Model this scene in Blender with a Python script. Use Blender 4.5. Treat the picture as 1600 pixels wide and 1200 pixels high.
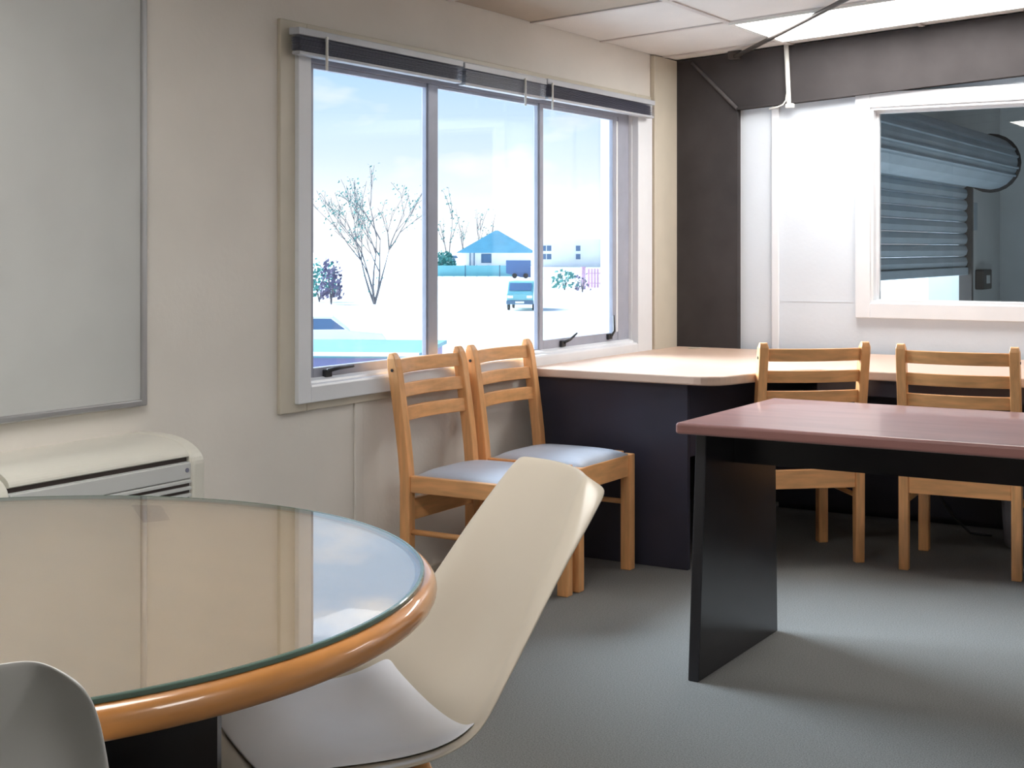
import bpy, bmesh, math, random
from mathutils import Vector, Matrix
PI = math.pi
random.seed(7)
scene = bpy.context.scene
for o in list(bpy.data.objects):
    bpy.data.objects.remove(o, do_unlink=True)
COL = scene.collection

# ------------------------------------------------------------------ camera
CAM = Vector((2.82, -6.2, 1.2))
FPX, HORIZON = 2200.0, 388.0
YAW = math.atan(1331 / FPX)
cd = bpy.data.cameras.new('camera')
cd.sensor_width = 36.0
cd.lens = 36.0 * FPX / 1600.0
cd.shift_y = -(600.0 - HORIZON) / 1600.0
cd.clip_end = 2000
cam = bpy.data.objects.new('camera', cd)
cam.location = CAM
cam.rotation_euler = (PI / 2, 0, YAW)
COL.objects.link(cam)
scene.camera = cam

# ------------------------------------------------------------------ view
vs = scene.view_settings
vs.view_transform = 'Standard'
vs.look = 'None'
vs.exposure = 0.0
vs.gamma = 1.0
vs.use_curve_mapping = False

# ------------------------------------------------------------------ world: pale blue sky fading to white haze, soft clouds
SKY_STRENGTH = 1.0
w = bpy.data.worlds.new('sky')
scene.world = w
w.use_nodes = True
nt = w.node_tree
nt.nodes.clear()
N, L = nt.nodes.new, nt.links.new
tc = N('ShaderNodeTexCoord')
sep = N('ShaderNodeSeparateXYZ'); L(tc.outputs['Generated'], sep.inputs[0])
ramp = N('ShaderNodeValToRGB')
cr = ramp.color_ramp
cr.elements[0].position = 0.0; cr.elements[0].color = (1.25, 1.28, 1.30, 1)
cr.elements[1].position = 1.0; cr.elements[1].color = (0.24, 0.47, 0.98, 1)
e = cr.elements.new(0.03); e.color = (1.10, 1.16, 1.22, 1)
e = cr.elements.new(0.065); e.color = (0.82, 0.99, 1.14, 1)
e = cr.elements.new(0.125); e.color = (0.54, 0.81, 1.10, 1)
e = cr.elements.new(0.4); e.color = (0.38, 0.65, 1.05, 1)
L(sep.outputs['Z'], ramp.inputs[0])
mp = N('ShaderNodeMapping'); mp.inputs['Scale'].default_value = (1.0, 1.0, 2.6)
mp.inputs['Location'].default_value = (0.32, 0.1, 0.0)
L(tc.outputs['Generated'], mp.inputs[0])
nz = N('ShaderNodeTexNoise'); nz.inputs['Scale'].default_value = 7.0
nz.inputs['Detail'].default_value = 4.0; nz.inputs['Roughness'].default_value = 0.5
L(mp.outputs[0], nz.inputs[0])
cl = N('ShaderNodeValToRGB')
cl.color_ramp.elements[0].position = 0.54; cl.color_ramp.elements[0].color = (0, 0, 0, 1)
cl.color_ramp.elements[1].position = 0.68; cl.color_ramp.elements[1].color = (1, 1, 1, 1)
L(nz.outputs['Fac'], cl.inputs[0])
mix = N('ShaderNodeMix'); mix.data_type = 'RGBA'
L(cl.outputs[0], mix.inputs['Factor'])
L(ramp.outputs[0], mix.inputs['A']); mix.inputs['B'].default_value = (1.12, 1.14, 1.17, 1)
bg = N('ShaderNodeBackground'); bg.inputs['Strength'].default_value = SKY_STRENGTH
L(mix.outputs['Result'], bg.inputs['Color'])
wo = N('ShaderNodeOutputWorld'); L(bg.outputs[0], wo.inputs[0])

# ------------------------------------------------------------------ hazy sun on the window side of the building
SUN_E, SUN_ELEV, SUN_DY, SUN_ANGLE = 17.0, 30.0, -0.06, 45.0
sd = bpy.data.lights.new('hazy_sun', 'SUN')
sd.energy = SUN_E
sd.angle = math.radians(SUN_ANGLE)
sd.color = (0.74, 0.88, 1.0)
sun = bpy.data.objects.new('hazy_sun', sd)
dirv = Vector((1, SUN_DY, -math.tan(math.radians(SUN_ELEV)) * math.hypot(1, SUN_DY))).normalized()
sun.rotation_euler = dirv.to_track_quat('-Z', 'Y').to_euler()
sun.location = (-20, 4, 14)
COL.objects.link(sun)
TROFFER_E = 14.5

# ================================================================== helpers
def srgb(r, g, b):
    f = lambda v: (v / 255 / 12.92) if v / 255 <= 0.04045 else ((v / 255 + 0.055) / 1.055) ** 2.4
    return (f(r), f(g), f(b), 1)

def mat(name, col, rough=0.6, metal=0.0, var=0.0, scale=8.0, stretch=(1, 1, 1), bump=0.0, coat=0.0,
        emit=None, spec=0.5, ior=1.5, bscale=None, coat_ior=1.5, detail=4.0):
    m = bpy.data.materials.new(name)
    m.use_nodes = True
    t = m.node_tree
    b = t.nodes['Principled BSDF']
    c = tuple(col[:3]) + (1,)
    b.inputs['Base Color'].default_value = c
    b.inputs['Roughness'].default_value = rough
    b.inputs['Metallic'].default_value = metal
    b.inputs['IOR'].default_value = ior
    b.inputs['Specular IOR Level'].default_value = spec
    b.inputs['Coat Weight'].default_value = coat
    b.inputs['Coat Roughness'].default_value = 0.03
    b.inputs['Coat IOR'].default_value = coat_ior
    if emit:
        b.inputs['Emission Color'].default_value = tuple(emit[:3]) + (1,)
        b.inputs['Emission Strength'].default_value = emit[3]
    if var or bump:
        co = t.nodes.new('ShaderNodeTexCoord')
        mp = t.nodes.new('ShaderNodeMapping')
        mp.inputs['Scale'].default_value = stretch
        t.links.new(co.outputs['Object'], mp.inputs[0])
        n = t.nodes.new('ShaderNodeTexNoise')
        n.inputs['Scale'].default_value = scale
        n.inputs['Detail'].default_value = detail
        t.links.new(mp.outputs[0], n.inputs[0])
    if var:
        r = t.nodes.new('ShaderNodeValToRGB')
        r.color_ramp.elements[0].position = 0.3
        r.color_ramp.elements[1].position = 0.7
        r.color_ramp.elements[0].color = tuple(max(0, v * (1 - var)) for v in c[:3]) + (1,)
        r.color_ramp.elements[1].color = tuple(min(1, v * (1 + var)) for v in c[:3]) + (1,)
        t.links.new(n.outputs['Fac'], r.inputs[0])
        t.links.new(r.outputs[0], b.inputs['Base Color'])
    if bump:
        src = n
        if bscale:
            src = t.nodes.new('ShaderNodeTexNoise')
            src.inputs['Scale'].default_value = bscale
            src.inputs['Detail'].default_value = 3
            t.links.new(mp.outputs[0], src.inputs[0])
        bp = t.nodes.new('ShaderNodeBump')
        bp.inputs['Strength'].default_value = bump
        bp.inputs['Distance'].default_value = 0.01
        t.links.new(src.outputs['Fac'], bp.inputs['Height'])
        t.links.new(bp.outputs[0], b.inputs['Normal'])
    return m

def glass_mat(name, tint=(1, 1, 1), f0=0.04, rough=0.0):
    """thin clear sheet: straight-through light plus a mirror layer that grows at grazing angles"""
    m = bpy.data.materials.new(name)
    m.use_nodes = True
    t = m.node_tree
    t.nodes.clear()
    out = t.nodes.new('ShaderNodeOutputMaterial')
    tr = t.nodes.new('ShaderNodeBsdfTransparent'); tr.inputs[0].default_value = tuple(tint) + (1,)
    gl = t.nodes.new('ShaderNodeBsdfGlossy'); gl.inputs['Roughness'].default_value = rough
    lw = t.nodes.new('ShaderNodeLayerWeight'); lw.inputs['Blend'].default_value = 0.5
    pw = t.nodes.new('ShaderNodeMath'); pw.operation = 'POWER'; pw.inputs[1].default_value = 5.0
    ma = t.nodes.new('ShaderNodeMath'); ma.operation = 'MULTIPLY_ADD'
    ma.inputs[1].default_value = 1 - f0; ma.inputs[2].default_value = f0
    mx = t.nodes.new('ShaderNodeMixShader')
    t.links.new(lw.outputs['Facing'], pw.inputs[0])
    t.links.new(pw.outputs[0], ma.inputs[0])
    t.links.new(ma.outputs[0], mx.inputs[0])
    t.links.new(tr.outputs[0], mx.inputs[1])
    t.links.new(gl.outputs[0], mx.inputs[2])
    t.links.new(mx.outputs[0], out.inputs[0])
    return m

M = {}
M['wall'] = mat('cream_painted_board', (0.765, 0.725, 0.665), 0.75, var=0.04, scale=3, bump=0.08, bscale=60)
M['wallb'] = mat('white_painted_board', (0.69, 0.745, 0.81), 0.7, var=0.03, scale=3, bump=0.06, bscale=60)
M['trimw'] = mat('white_gloss_paint', (0.79, 0.81, 0.84), 0.35, var=0.03, scale=6)
M['trimc'] = mat('cream_gloss_paint', (0.62, 0.57, 0.47), 0.4, var=0.05, scale=6)
M['ceil'] = mat('ceiling_tile', (0.73, 0.71, 0.69), 0.9, var=0.04, scale=4, bump=0.15, bscale=120)
M['ceilt'] = mat('tan_stained_tile', (0.46, 0.40, 0.33), 0.9, var=0.06, scale=3, bump=0.15, bscale=120)
M['tbar'] = mat('tile_grid_metal', (0.63, 0.59, 0.57), 0.5, var=0.03)
M['carpet'] = mat('grey_carpet', (0.25, 0.252, 0.245), 0.95, var=0.28, scale=260, bump=0.6, bscale=400, spec=0.1)
M['steel'] = mat('dark_brown_steel_paint', (0.056, 0.051, 0.052), 0.8, var=0.15, scale=5, spec=0.12)
M['seam'] = mat('worn_brown_weld', (0.085, 0.078, 0.082), 0.6, var=0.2, scale=20)
M['alu'] = mat('glare_tinted_grey_aluminium', (0.40, 0.42, 0.50), 0.4, metal=0.25, var=0.06, scale=10)  # grey frame metal, lightened and blued to carry the window glare
M['alul'] = mat('silver_aluminium', (0.45, 0.45, 0.45), 0.35, metal=0.7, var=0.05, scale=10)
M['black'] = mat('black_plastic', (0.02, 0.02, 0.022), 0.45, var=0.1)
M['glass'] = glass_mat('clear_window_glass', (1, 1, 1), 0.015)
M['glass2'] = glass_mat('inner_window_glass', (0.95, 0.96, 0.96))
M['wboard'] = mat('whiteboard_enamel', (0.56, 0.57, 0.555), 0.55, var=0.06, scale=2.5)
M['hp'] = mat('off_white_plastic', (0.72, 0.70, 0.62), 0.3, var=0.02, coat=0.3)
M['hpf'] = mat('pale_grey_plastic', (0.60, 0.61, 0.60), 0.4, var=0.02)
M['hpd'] = mat('dark_brown_slot', (0.05, 0.035, 0.03), 0.6, var=0.1)
M['wood'] = mat('orange_beech', (0.83, 0.42, 0.17), 0.38, var=0.16, scale=6, stretch=(9, 9, 1.2), coat=0.25)
M['woodh'] = mat('orange_beech_slat', (0.83, 0.42, 0.17), 0.38, var=0.16, scale=6, stretch=(9, 1.2, 9), coat=0.25)
M['woodx'] = mat('orange_beech_rail', (0.83, 0.42, 0.17), 0.38, var=0.16, scale=6, stretch=(1.2, 9, 9), coat=0.25)
M['rim'] = mat('varnished_rim_wood', (0.56, 0.235, 0.06), 0.3, var=0.2, scale=7, stretch=(1, 1, 6), coat=0.7)
M['seat'] = mat('grey_vinyl', (0.54, 0.59, 0.68), 0.42, var=0.05, scale=12, bump=0.1, bscale=150)
M['desk'] = mat('pale_beech_laminate', (0.66, 0.47, 0.36), 0.33, var=0.05, scale=5, stretch=(1, 6, 6))
M['deskp'] = mat('charcoal_laminate', (0.036, 0.035, 0.056), 0.4, var=0.12, scale=4)
M['tab'] = mat('red_brown_laminate', (0.34, 0.165, 0.15), 0.34, var=0.12, scale=4, stretch=(1, 5, 5), coat=0.25)
M['tabp'] = mat('black_laminate', (0.022, 0.022, 0.026), 0.22, var=0.1, scale=4)
M['rtop'] = mat('cream_tabletop', (0.88, 0.68, 0.47), 0.35, var=0.06, scale=4, stretch=(1, 4, 1))
M['shell'] = mat('cream_moulded_plastic', (0.58, 0.52, 0.43), 0.32, var=0.02, scale=3, coat=0.15)
M['shellw'] = mat('white_moulded_plastic', (0.74, 0.74, 0.72), 0.32, var=0.02, scale=3, coat=0.15)
M['pad'] = mat('white_vinyl_pad', (0.82, 0.85, 0.93), 0.45, var=0.02, scale=8)
M['blind'] = mat('slate_blue_slat', (0.17, 0.175, 0.24), 0.4, var=0.06)
M['blind_glare'] = mat('glare_washed_slat', (0.52, 0.55, 0.63), 0.4, var=0.06)  # window glare over the middle blind, put into its slat colour
M['blindr'] = mat('pale_blind_rail', (0.50, 0.52, 0.56), 0.35, var=0.04)
M['white'] = mat('white_plastic', (0.80, 0.79, 0.75), 0.35, var=0.03)
M['lamp'] = mat('lit_diffuser', (0.9, 0.9, 0.9), 0.4, emit=(1.0, 0.975, 0.94, TROFFER_E))
M['rodm'] = mat('brown_rod', (0.06, 0.05, 0.045), 0.5, var=0.1)
M['wsw'] = mat('grey_workshop_wall', (0.70, 0.72, 0.71), 0.8, var=0.08, scale=1.5)
M['wsc'] = mat('dark_workshop_ceiling', (0.36, 0.33, 0.33), 0.9, var=0.1, scale=2)
M['wsf'] = mat('workshop_concrete', (0.55, 0.55, 0.54), 0.7, var=0.1, scale=2)
M['shut'] = mat('blue_grey_roller_steel', (0.42, 0.49, 0.54), 0.5, metal=0.1, var=0.08, scale=3)
M['box'] = mat('grey_bin_plastic', (0.22, 0.22, 0.25), 0.5, var=0.05)

def hexbox(bm, lo, hi):
    vs = [bm.verts.new((x, y, z)) for x in (lo[0], hi[0]) for y in (lo[1], hi[1]) for z in (lo[2], hi[2])]
    for f in ((0, 1, 3, 2), (4, 6, 7, 5), (0, 4, 5, 1), (2, 3, 7, 6), (0, 2, 6, 4), (1, 5, 7, 3)):
        bm.faces.new([vs[i] for i in f])
    return vs

def boxes(*bs):
    bm = bmesh.new()
    for lo, hi in bs:
        hexbox(bm, [min(a, b) for a, b in zip(lo, hi)], [max(a, b) for a, b in zip(lo, hi)])
    return bm

def prism(poly, axis, a, b, flip=False):
    """poly: 2D list; axis 0/1/2 is the extrusion axis; the other two in order."""
    bm = bmesh.new()
    def P(p, v):
        c = [p[0], p[1]]
        c.insert(axis, v)
        return c
    A = [bm.verts.new(P(p, a)) for p in poly]
    B = [bm.verts.new(P(p, b)) for p in poly]
    n = len(poly)
    bm.faces.new(A)
    bm.faces.new(B[::-1])
    for i in range(n):
        bm.faces.new((A[i], B[i], B[(i + 1) % n], A[(i + 1) % n]))
    bmesh.ops.recalc_face_normals(bm, faces=bm.faces)
    return bm

def tube_into(bm, pts, radii, seg=8, caps=True):
    pts = [Vector(p) for p in pts]
    if not hasattr(radii, '__len__'):
        radii = [radii] * len(pts)
    rings = []
    ref = None
    for i, p in enumerate(pts):
        d = (pts[min(i + 1, len(pts) - 1)] - pts[max(i - 1, 0)]).normalized()
        if ref is None:
            ref = d.orthogonal().normalized()
        ref = (ref - d * ref.dot(d))
        ref = ref.normalized() if ref.length > 1e-6 else d.orthogonal().normalized()
        s = d.cross(ref)
        rings.append([bm.verts.new(p + (ref * math.cos(2 * PI * k / seg) + s * math.sin(2 * PI * k / seg)) * radii[i])
                      for k in range(seg)])
    for a, b in zip(rings, rings[1:]):
        for k in range(seg):
            bm.faces.new((a[k], a[(k + 1) % seg], b[(k + 1) % seg], b[k]))
    if caps:
        bm.faces.new(rings[0][::-1])
        bm.faces.new(rings[-1])

def tube(pts, radii, seg=10):
    bm = bmesh.new()
    tube_into(bm, pts, radii, seg)
    return bm

def lathe(prof, seg=64, cx=0, cy=0):
    """closed solid of revolution from (r,z) profile, r=0 at the ends."""
    bm = bmesh.new()
    rings = []
    for r, z in prof:
        if r < 1e-6:
            rings.append([bm.verts.new((cx, cy, z))])
        else:
            rings.append([bm.verts.new((cx + r * math.cos(2 * PI * k / seg), cy + r * math.sin(2 * PI * k / seg), z)) for k in range(seg)])
    for a, b in zip(rings, rings[1:]):
        for k in range(seg):
            k2 = (k + 1) % seg
            if len(a) == 1 and len(b) == 1:
                continue
            if len(a) == 1:
                bm.faces.new((a[0], b[k2], b[k]))
            elif len(b) == 1:
                bm.faces.new((a[k], a[k2], b[0]))
            else:
                bm.faces.new((a[k], a[k2], b[k2], b[k]))
    bmesh.ops.recalc_face_normals(bm, faces=bm.faces)
    return bm

def obj(name, bm, m, parent=None, bevel=0, seg=2, smooth=False, loc=None):
    if isinstance(bm, bpy.types.Mesh):
        me = bm
    else:
        me = bpy.data.meshes.new(name)
        bm.to_mesh(me)
        bm.free()
        me.materials.append(M[m] if isinstance(m, str) else m)
        if smooth:
            for p in me.polygons:
                p.use_smooth = True
    o = bpy.data.objects.new(name, me)
    COL.objects.link(o)
    if parent:
        o.parent = parent
    if loc:
        o.location = loc
    if bevel:
        md = o.modifiers.new('bevel', 'BEVEL')
        md.width = bevel
        md.segments = seg
        md.limit_method = 'ANGLE'
        md.angle_limit = math.radians(40)
    return o

def tag(o, label=None, cat=None, group=None, kind=None):
    if label: o['label'] = label
    if cat: o['category'] = cat
    if group: o['group'] = group
    if kind: o['kind'] = kind
    return o

def empty(name, loc=(0, 0, 0), rz=0, **k):
    o = bpy.data.objects.new(name, None)
    o.empty_display_size = 0.1
    o.location = loc
    o.rotation_euler = (0, 0, rz)
    COL.objects.link(o)
    return tag(o, **k)

def copy_tree(o, parent=None):
    c = o.copy()
    COL.objects.link(c)
    c.parent = parent
    for ch in list(o.children):
        copy_tree(ch, c)
    return c

def struct(name, bm, m, label, cat, **k):
    return tag(obj(name, bm, m, **k), label, cat, kind='structure')

# ================================================================== the room
WX = -0.03            # face of the window wall
WO = -0.19            # its outer face
WY = 0.04             # face of the far wall
WY2 = 0.14
RX, NY = 5.6, -8.6    # right and near limits of the room
CZ, CS = 2.10, 0.06   # ceiling height at the window wall, rise per metre
cz = lambda x: CZ + CS * x

struct('floor', boxes(((WX, NY, -0.12), (RX, WY, 0))), 'carpet', 'grey cut-pile carpet floor of the meeting room', 'floor')

# window wall with its opening
OY0, OY1, OZ0, OZ1 = -2.76, -0.425, 0.745, 1.86
struct('wall_left', boxes(((WO, NY, -0.12), (WX, OY0, 2.3)), ((WO, OY1, -0.12), (WX, WY2, 2.3)),
                          ((WO, OY0, -0.12), (WX, OY1, OZ0)), ((WO, OY0, OZ1), (WX, OY1, 2.3))),
       'wall', 'cream painted wall holding the big outside window and the whiteboard', 'wall')
# far wall with inner window
IX0, IX1, IZ0, IZ1 = 0.93, 2.55, 0.955, 1.83
struct('wall_far', boxes(((WX, WY, -0.12), (IX0, WY2, 2.6)), ((IX1, WY, -0.12), (RX + 0.1, WY2, 2.6)),
                         ((IX0, WY, -0.12), (IX1, WY2, IZ0)), ((IX0, WY, IZ1), (IX1, WY2, 2.6))),
       'wallb', 'white painted partition wall with the inner window behind the desk', 'wall')
struct('wall_right', boxes(((RX, NY, -0.12), (RX + 0.1, WY, 2.6))), 'wall', 'cream painted wall on the right, outside the picture', 'wall')
struct('wall_near', boxes(((WO, NY - 0.1, -0.12), (RX + 0.1, NY, 2.6))), 'wall', 'cream painted wall behind the viewer', 'wall')

# ceiling: sloped deck, grid, tiles
ce = struct('ceiling', prism([(WO, CZ + CS * WO + 0.05), (RX + .1, cz(RX + .1) + 0.05), (RX + .1, cz(RX + .1) + 0.2), (WO, CZ + CS * WO + 0.2)], 1, NY - .1, WY2),
            'tbar', 'low sloping ceiling of square off-white tiles', 'ceiling')
XL = [WX] + [0.565 + 0.6 * i for i in range(9)] 
YL = [WY - 0.18 - 0.6 * i for i in range(15)]
YL = [WY] + [y for y in YL if y > NY] + [NY]
TROF = [(0.565, -0.74), (0.565, -4.94), (3.565, -0.74), (3.565, -4.94)]   # lower-left grid corners, 1.2 x 0.6
def troffer_cell(x0, y0):
    for tx, ty in TROF:
        if tx - 1e-3 <= x0 < tx + 1.19 and abs(y0 - ty) < 0.05:
            return True
    return False
tile_mesh = {}
for i in range(len(XL) - 1):
    for j in range(len(YL) - 1):
        x0, x1, y1, y0 = XL[i], min(XL[i + 1], RX), YL[j], YL[j + 1]
        if x1 - x0 < 0.05 or y1 - y0 < 0.05 or troffer_cell(x0, y0):
            continue
        key = (round(x1 - x0, 3), round(y1 - y0, 3), i == 0 and j in (3, 4, 5))
        if key not in tile_mesh:
            g, dx, dy = 0.004, key[0], key[1]
            bm = bmesh.new()
            vv = hexbox(bm, (g, g, 0.0), (dx - g, dy - g, 0.045))
            for v in vv:
                v.co.z += CS * v.co.x
            me = bpy.data.meshes.new('ceiling_tile')
            bm.to_mesh(me); bm.free()
            me.materials.append(M['ceilt' if key[2] else 'ceil'])
            tile_mesh[key] = me
        obj('ceiling_tile', tile_mesh[key], None, ce, loc=(x0, y0, cz(x0) + 0.006))
# visible grid bars
bm = bmesh.new()
for x in XL[1:]:
    if x < RX - 0.02:
        vv = hexbox(bm, (x - 0.012, NY, 0), (x + 0.012, WY, 0.02))
        for v in vv: v.co.z += cz(v.co.x)
for y in YL[1:-1]:
    vv = hexbox(bm, (WX, y - 0.012, 0), (RX, y + 0.012, 0.02))
    for v in vv: v.co.z += cz(v.co.x)
obj('ceiling_grid', bm, 'tbar', ce)

# corner cover board, skirtings, joint strips
struct('trim_1', boxes(((WX, -0.245, 0), (-0.005, WY, cz(0)))), 'trimc', 'cream cover board in the corner between window and dark column', 'trim', bevel=0.004)
struct('trim_2', boxes(((0.462, WY - 0.014, 0.0), (0.498, WY, 1.86))), 'trimw', 'white vertical cover strip on the far wall beside the dark column', 'trim', bevel=0.004)
struct('trim_3', boxes(((WX, -2.50, 0.0), (WX + 0.008, -2.455, 0.69))), 'wall', 'cream joint strip on the wall below the window', 'trim', bevel=0.003)
struct('trim_4', boxes(((0.5, WY - 0.0015, 0.955), (0.862, WY, 0.959))), 'wallb', 'thin horizontal board joint beside the inner window', 'trim')
struct('baseboard_far', boxes(((0.3, WY - 0.012, 0), (RX, WY, 0.07))), 'deskp', 'dark skirting along the far wall under the desk', 'baseboard')
struct('baseboard_left', boxes(((WX, NY, 0), (WX + 0.012, -0.245, 0.07))), 'trimc', 'cream skirting along the window wall', 'baseboard')

# ------------------------------------------------------------------ steel portal frame
pf = empty('portal_frame', (0, 0, 0), label='dark brown steel column and sloping beam framing the far wall', cat='beam', kind='structure')
obj('column', boxes(((-0.02, 0.0, 0), (0.305, 0.039, 1.86))), 'steel', pf)
bm = prism([(-0.02, 1.86), (0.305, 1.86), (RX, 1.85 + 0.062 * (RX - 0.305)), (RX, cz(RX)), (-0.02, cz(-0.02))], 1, 0.0, 0.039)
obj('rafter', bm, 'steel', pf)
obj('weld_seam', tube([(0.075, -0.002, 2.085), (0.303, -0.002, 1.857)], 0.009, 8), 'seam', pf, smooth=True)
obj('bottom_flange', prism([(0.305, 1.850), (RX, 1.850 + 0.062 * (RX - .305)), (RX, 1.858 + 0.062 * (RX - .305)), (0.305, 1.858)], 1, -0.012, 0.039), 'steel', pf)

# white conduit dropping down the beam
cdt = empty('cable_conduit', (0.553, -0.012, 1.85), label='white cable conduit running down the dark beam', cat='conduit')
obj('conduit_pipe', tube([(-0.004, 0, cz(.55) - 1.85 + 0.004), (0.008, 0, 0.03), (0.010, 0, 0.0)], 0.011, 10), 'white', cdt, smooth=True)
obj('conduit_foot', boxes(((-0.006, -0.012, -0.006), (0.034, 0.010, 0.014))), 'white', cdt, bevel=0.004)
obj('cable_tail', tube([(0.0, -0.004, 0.06), (-0.004, -0.004, 0.03), (-0.018, -0.004, 0.011), (-0.045, -0.004, 0.001), (-0.085, -0.002, -0.004)], 0.004, 6), 'white', cdt, smooth=True)

# roof brace rod under the ceiling
br = empty('roof_brace_rod', (0.30, -0.02, cz(0.3) - 0.022), label='thin dark brace rod crossing under the ceiling light', cat='rod')
p1 = Vector((1.9, -1.83, cz(1.9) - 0.022)) - Vector(br.location)
obj('rod', tube([(0, 0, 0), p1 * 0.5, p1], 0.010, 8), 'rodm', br, smooth=True)
obj('rod_bracket', boxes(((-0.03, -0.014, -0.012), (0.03, 0.014, 0.026))), 'rodm', br, bevel=0.003)

# ------------------------------------------------------------------ ceiling lights
def troffer(x, y, label):
    t = empty('ceiling_light', (x, y, cz(x)), label=label, cat='ceiling light', group='recessed ceiling lights')
    def shear(bm):
        for v in bm.verts: v.co.z += CS * v.co.x
        return bm
    w, d = 1.2, 0.6
    obj('light_frame', shear(boxes(((0, 0, -0.008), (w, 0.022, 0.06)), ((0, d - 0.022, -0.008), (w, d, 0.06)),
                                   ((0, 0.022, -0.008), (0.022, d - 0.022, 0.06)), ((w - 0.022, 0.022, -0.008), (w, d - 0.022, 0.06)))), 'white', t)
    obj('diffuser', shear(boxes(((0.022, 0.022, -0.004), (w - 0.022, d - 0.022, 0.012)))), 'lamp', t)
    return t
troffer(*TROF[0], 'bright recessed ceiling light beside the dark beam')
troffer(*TROF[1], 'recessed ceiling light above the round table, seen mirrored in the inner window')

troffer(*TROF[2], 'added unseen ceiling light to the right by the dark beam, brightening the far wall')  # assumed fixture, added to light the right part of the far wall
troffer(*TROF[3], 'added unseen ceiling light above the viewer, evening out the room light')  # assumed fixture, added to lift the left wall and chair fronts

# ------------------------------------------------------------------ outside window
wn = empty('window_1', (0, 0, 0), label='wide three-pane window to the yard with white frame', cat='window', kind='structure')
# outer cream architrave and proud white frame
def frame_bm(y0, y1, z0, z1, wl, wr, wb, wt, xa, xb):
    return boxes(((xa, y0, z0), (xb, y0 + wl, z1)), ((xa, y1 - wr, z0), (xb, y1, z1)),
                 ((xa, y0 + wl, z0), (xb, y1 - wr, z0 + wb)), ((xa, y0 + wl, z1 - wt), (xb, y1 - wr, z1)))
obj('architrave', frame_bm(-2.880, -0.262, 0.690, 1.905, 0.125, 0.163, 0.078, 0.06, WX - 0.001, -0.016), 'trimc', wn, bevel=0.003)
obj('window_frame', frame_bm(-2.813, -0.282, 0.716, 1.885, 0.061, 0.147, 0.051, 0.05, WX - 0.001, 0.0), 'trimw', wn, bevel=0.003)
obj('reveal', frame_bm(OY0, OY1, OZ0, OZ1, 0.012, 0.012, 0.020, 0.02, WO, WX - 0.001), 'trimw', wn)
obj('sill_step', prism([(-0.046, 0.766), (-0.001, 0.766), (-0.004, 0.771), (-0.020, 0.774), (-0.024, 0.781), (-0.046, 0.788)], 1, OY0 + .012, OY1 - .012), 'trimw', wn)
XF0, XF1 = -0.072, -0.045
Y0, Y1, Z0, Z1 = OY0 + 0.012, OY1 - 0.012, 0.766, 1.84
obj('outer_frame', frame_bm(Y0, Y1, Z0, Z1, 0.035, 0.105, 0.018, 0.05, XF0 - .02, XF1), 'alu', wn, bevel=0.002)
obj('mullion', boxes(((XF0, -2.045, Z0 + .018), (XF1 + .002, -1.984, Z1 - .05))), 'alu', wn, bevel=0.003)
obj('mullion', boxes(((XF0, -1.250, Z0 + .018), (XF1 + .002, -1.236, Z1 - .05))), 'alu', wn, bevel=0.003)
GX = -0.062
def sash(y0, y1, wl, wr, wb, wt, nm):
    z0, z1 = Z0 + 0.018, Z1 - 0.05
    s = obj('sash', frame_bm(y0, y1, z0, z1, wl, wr, wb, wt, XF0 + .004, XF1 - .003), 'alu', wn, bevel=0.002)
    obj('pane', boxes(((GX - .002, y0 + wl - .004, z0 + wb - .004), (GX + .002, y1 - wr + .004, z1 - wt + .004))), 'glass', s)
    return s
sL = sash(Y0 + .035, -2.045, 0.03, 0.006, 0.034, 0.016, 'l')
sC = sash(-1.984, -1.250, 0.006, 0.006, 0.008, 0.012, 'c')
sR = sash(-1.236, Y1 - .105, 0.024, 0.048, 0.040, 0.018, 'r')
obj('sash_edge', boxes(((XF1 - .006, Y1 - 0.105 - 0.018, Z0 + .06), (XF1 - .001, Y1 - 0.106, Z1 - .07))), 'trimw', sR)
# window stays
def stay(y, z, side):
    h = obj('window_stay', boxes(((XF1 - .008, y - 0.018, z - 0.016), (XF1 + .010, y + 0.018, z + 0.010))), 'black', wn, bevel=0.004)
    pts = {'flat': [(XF1 + .012, y - .012, z + .006), (XF1 + .020, y + 0.04, z + .012), (XF1 + .016, y + 0.12, z + .012)],
           'tilt': [(XF1 + .012, y, z + .004), (XF1 + .016, y + 0.04, z + .012), (XF1 + .016, y + 0.10, z + .036)],
           'up': [(XF1 + .012, y, z), (XF1 + .016, y + .022, z + .02), (XF1 + .010, y + .028, z + 0.09)]}[side]
    obj('stay_arm', tube(pts, [0.007, 0.006, 0.004], 8), 'black', h, smooth=True)
stay(-2.62, 0.800, 'flat'); stay(-1.06, 0.805, 'tilt'); stay(-0.635, 0.812, 'up')

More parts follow.
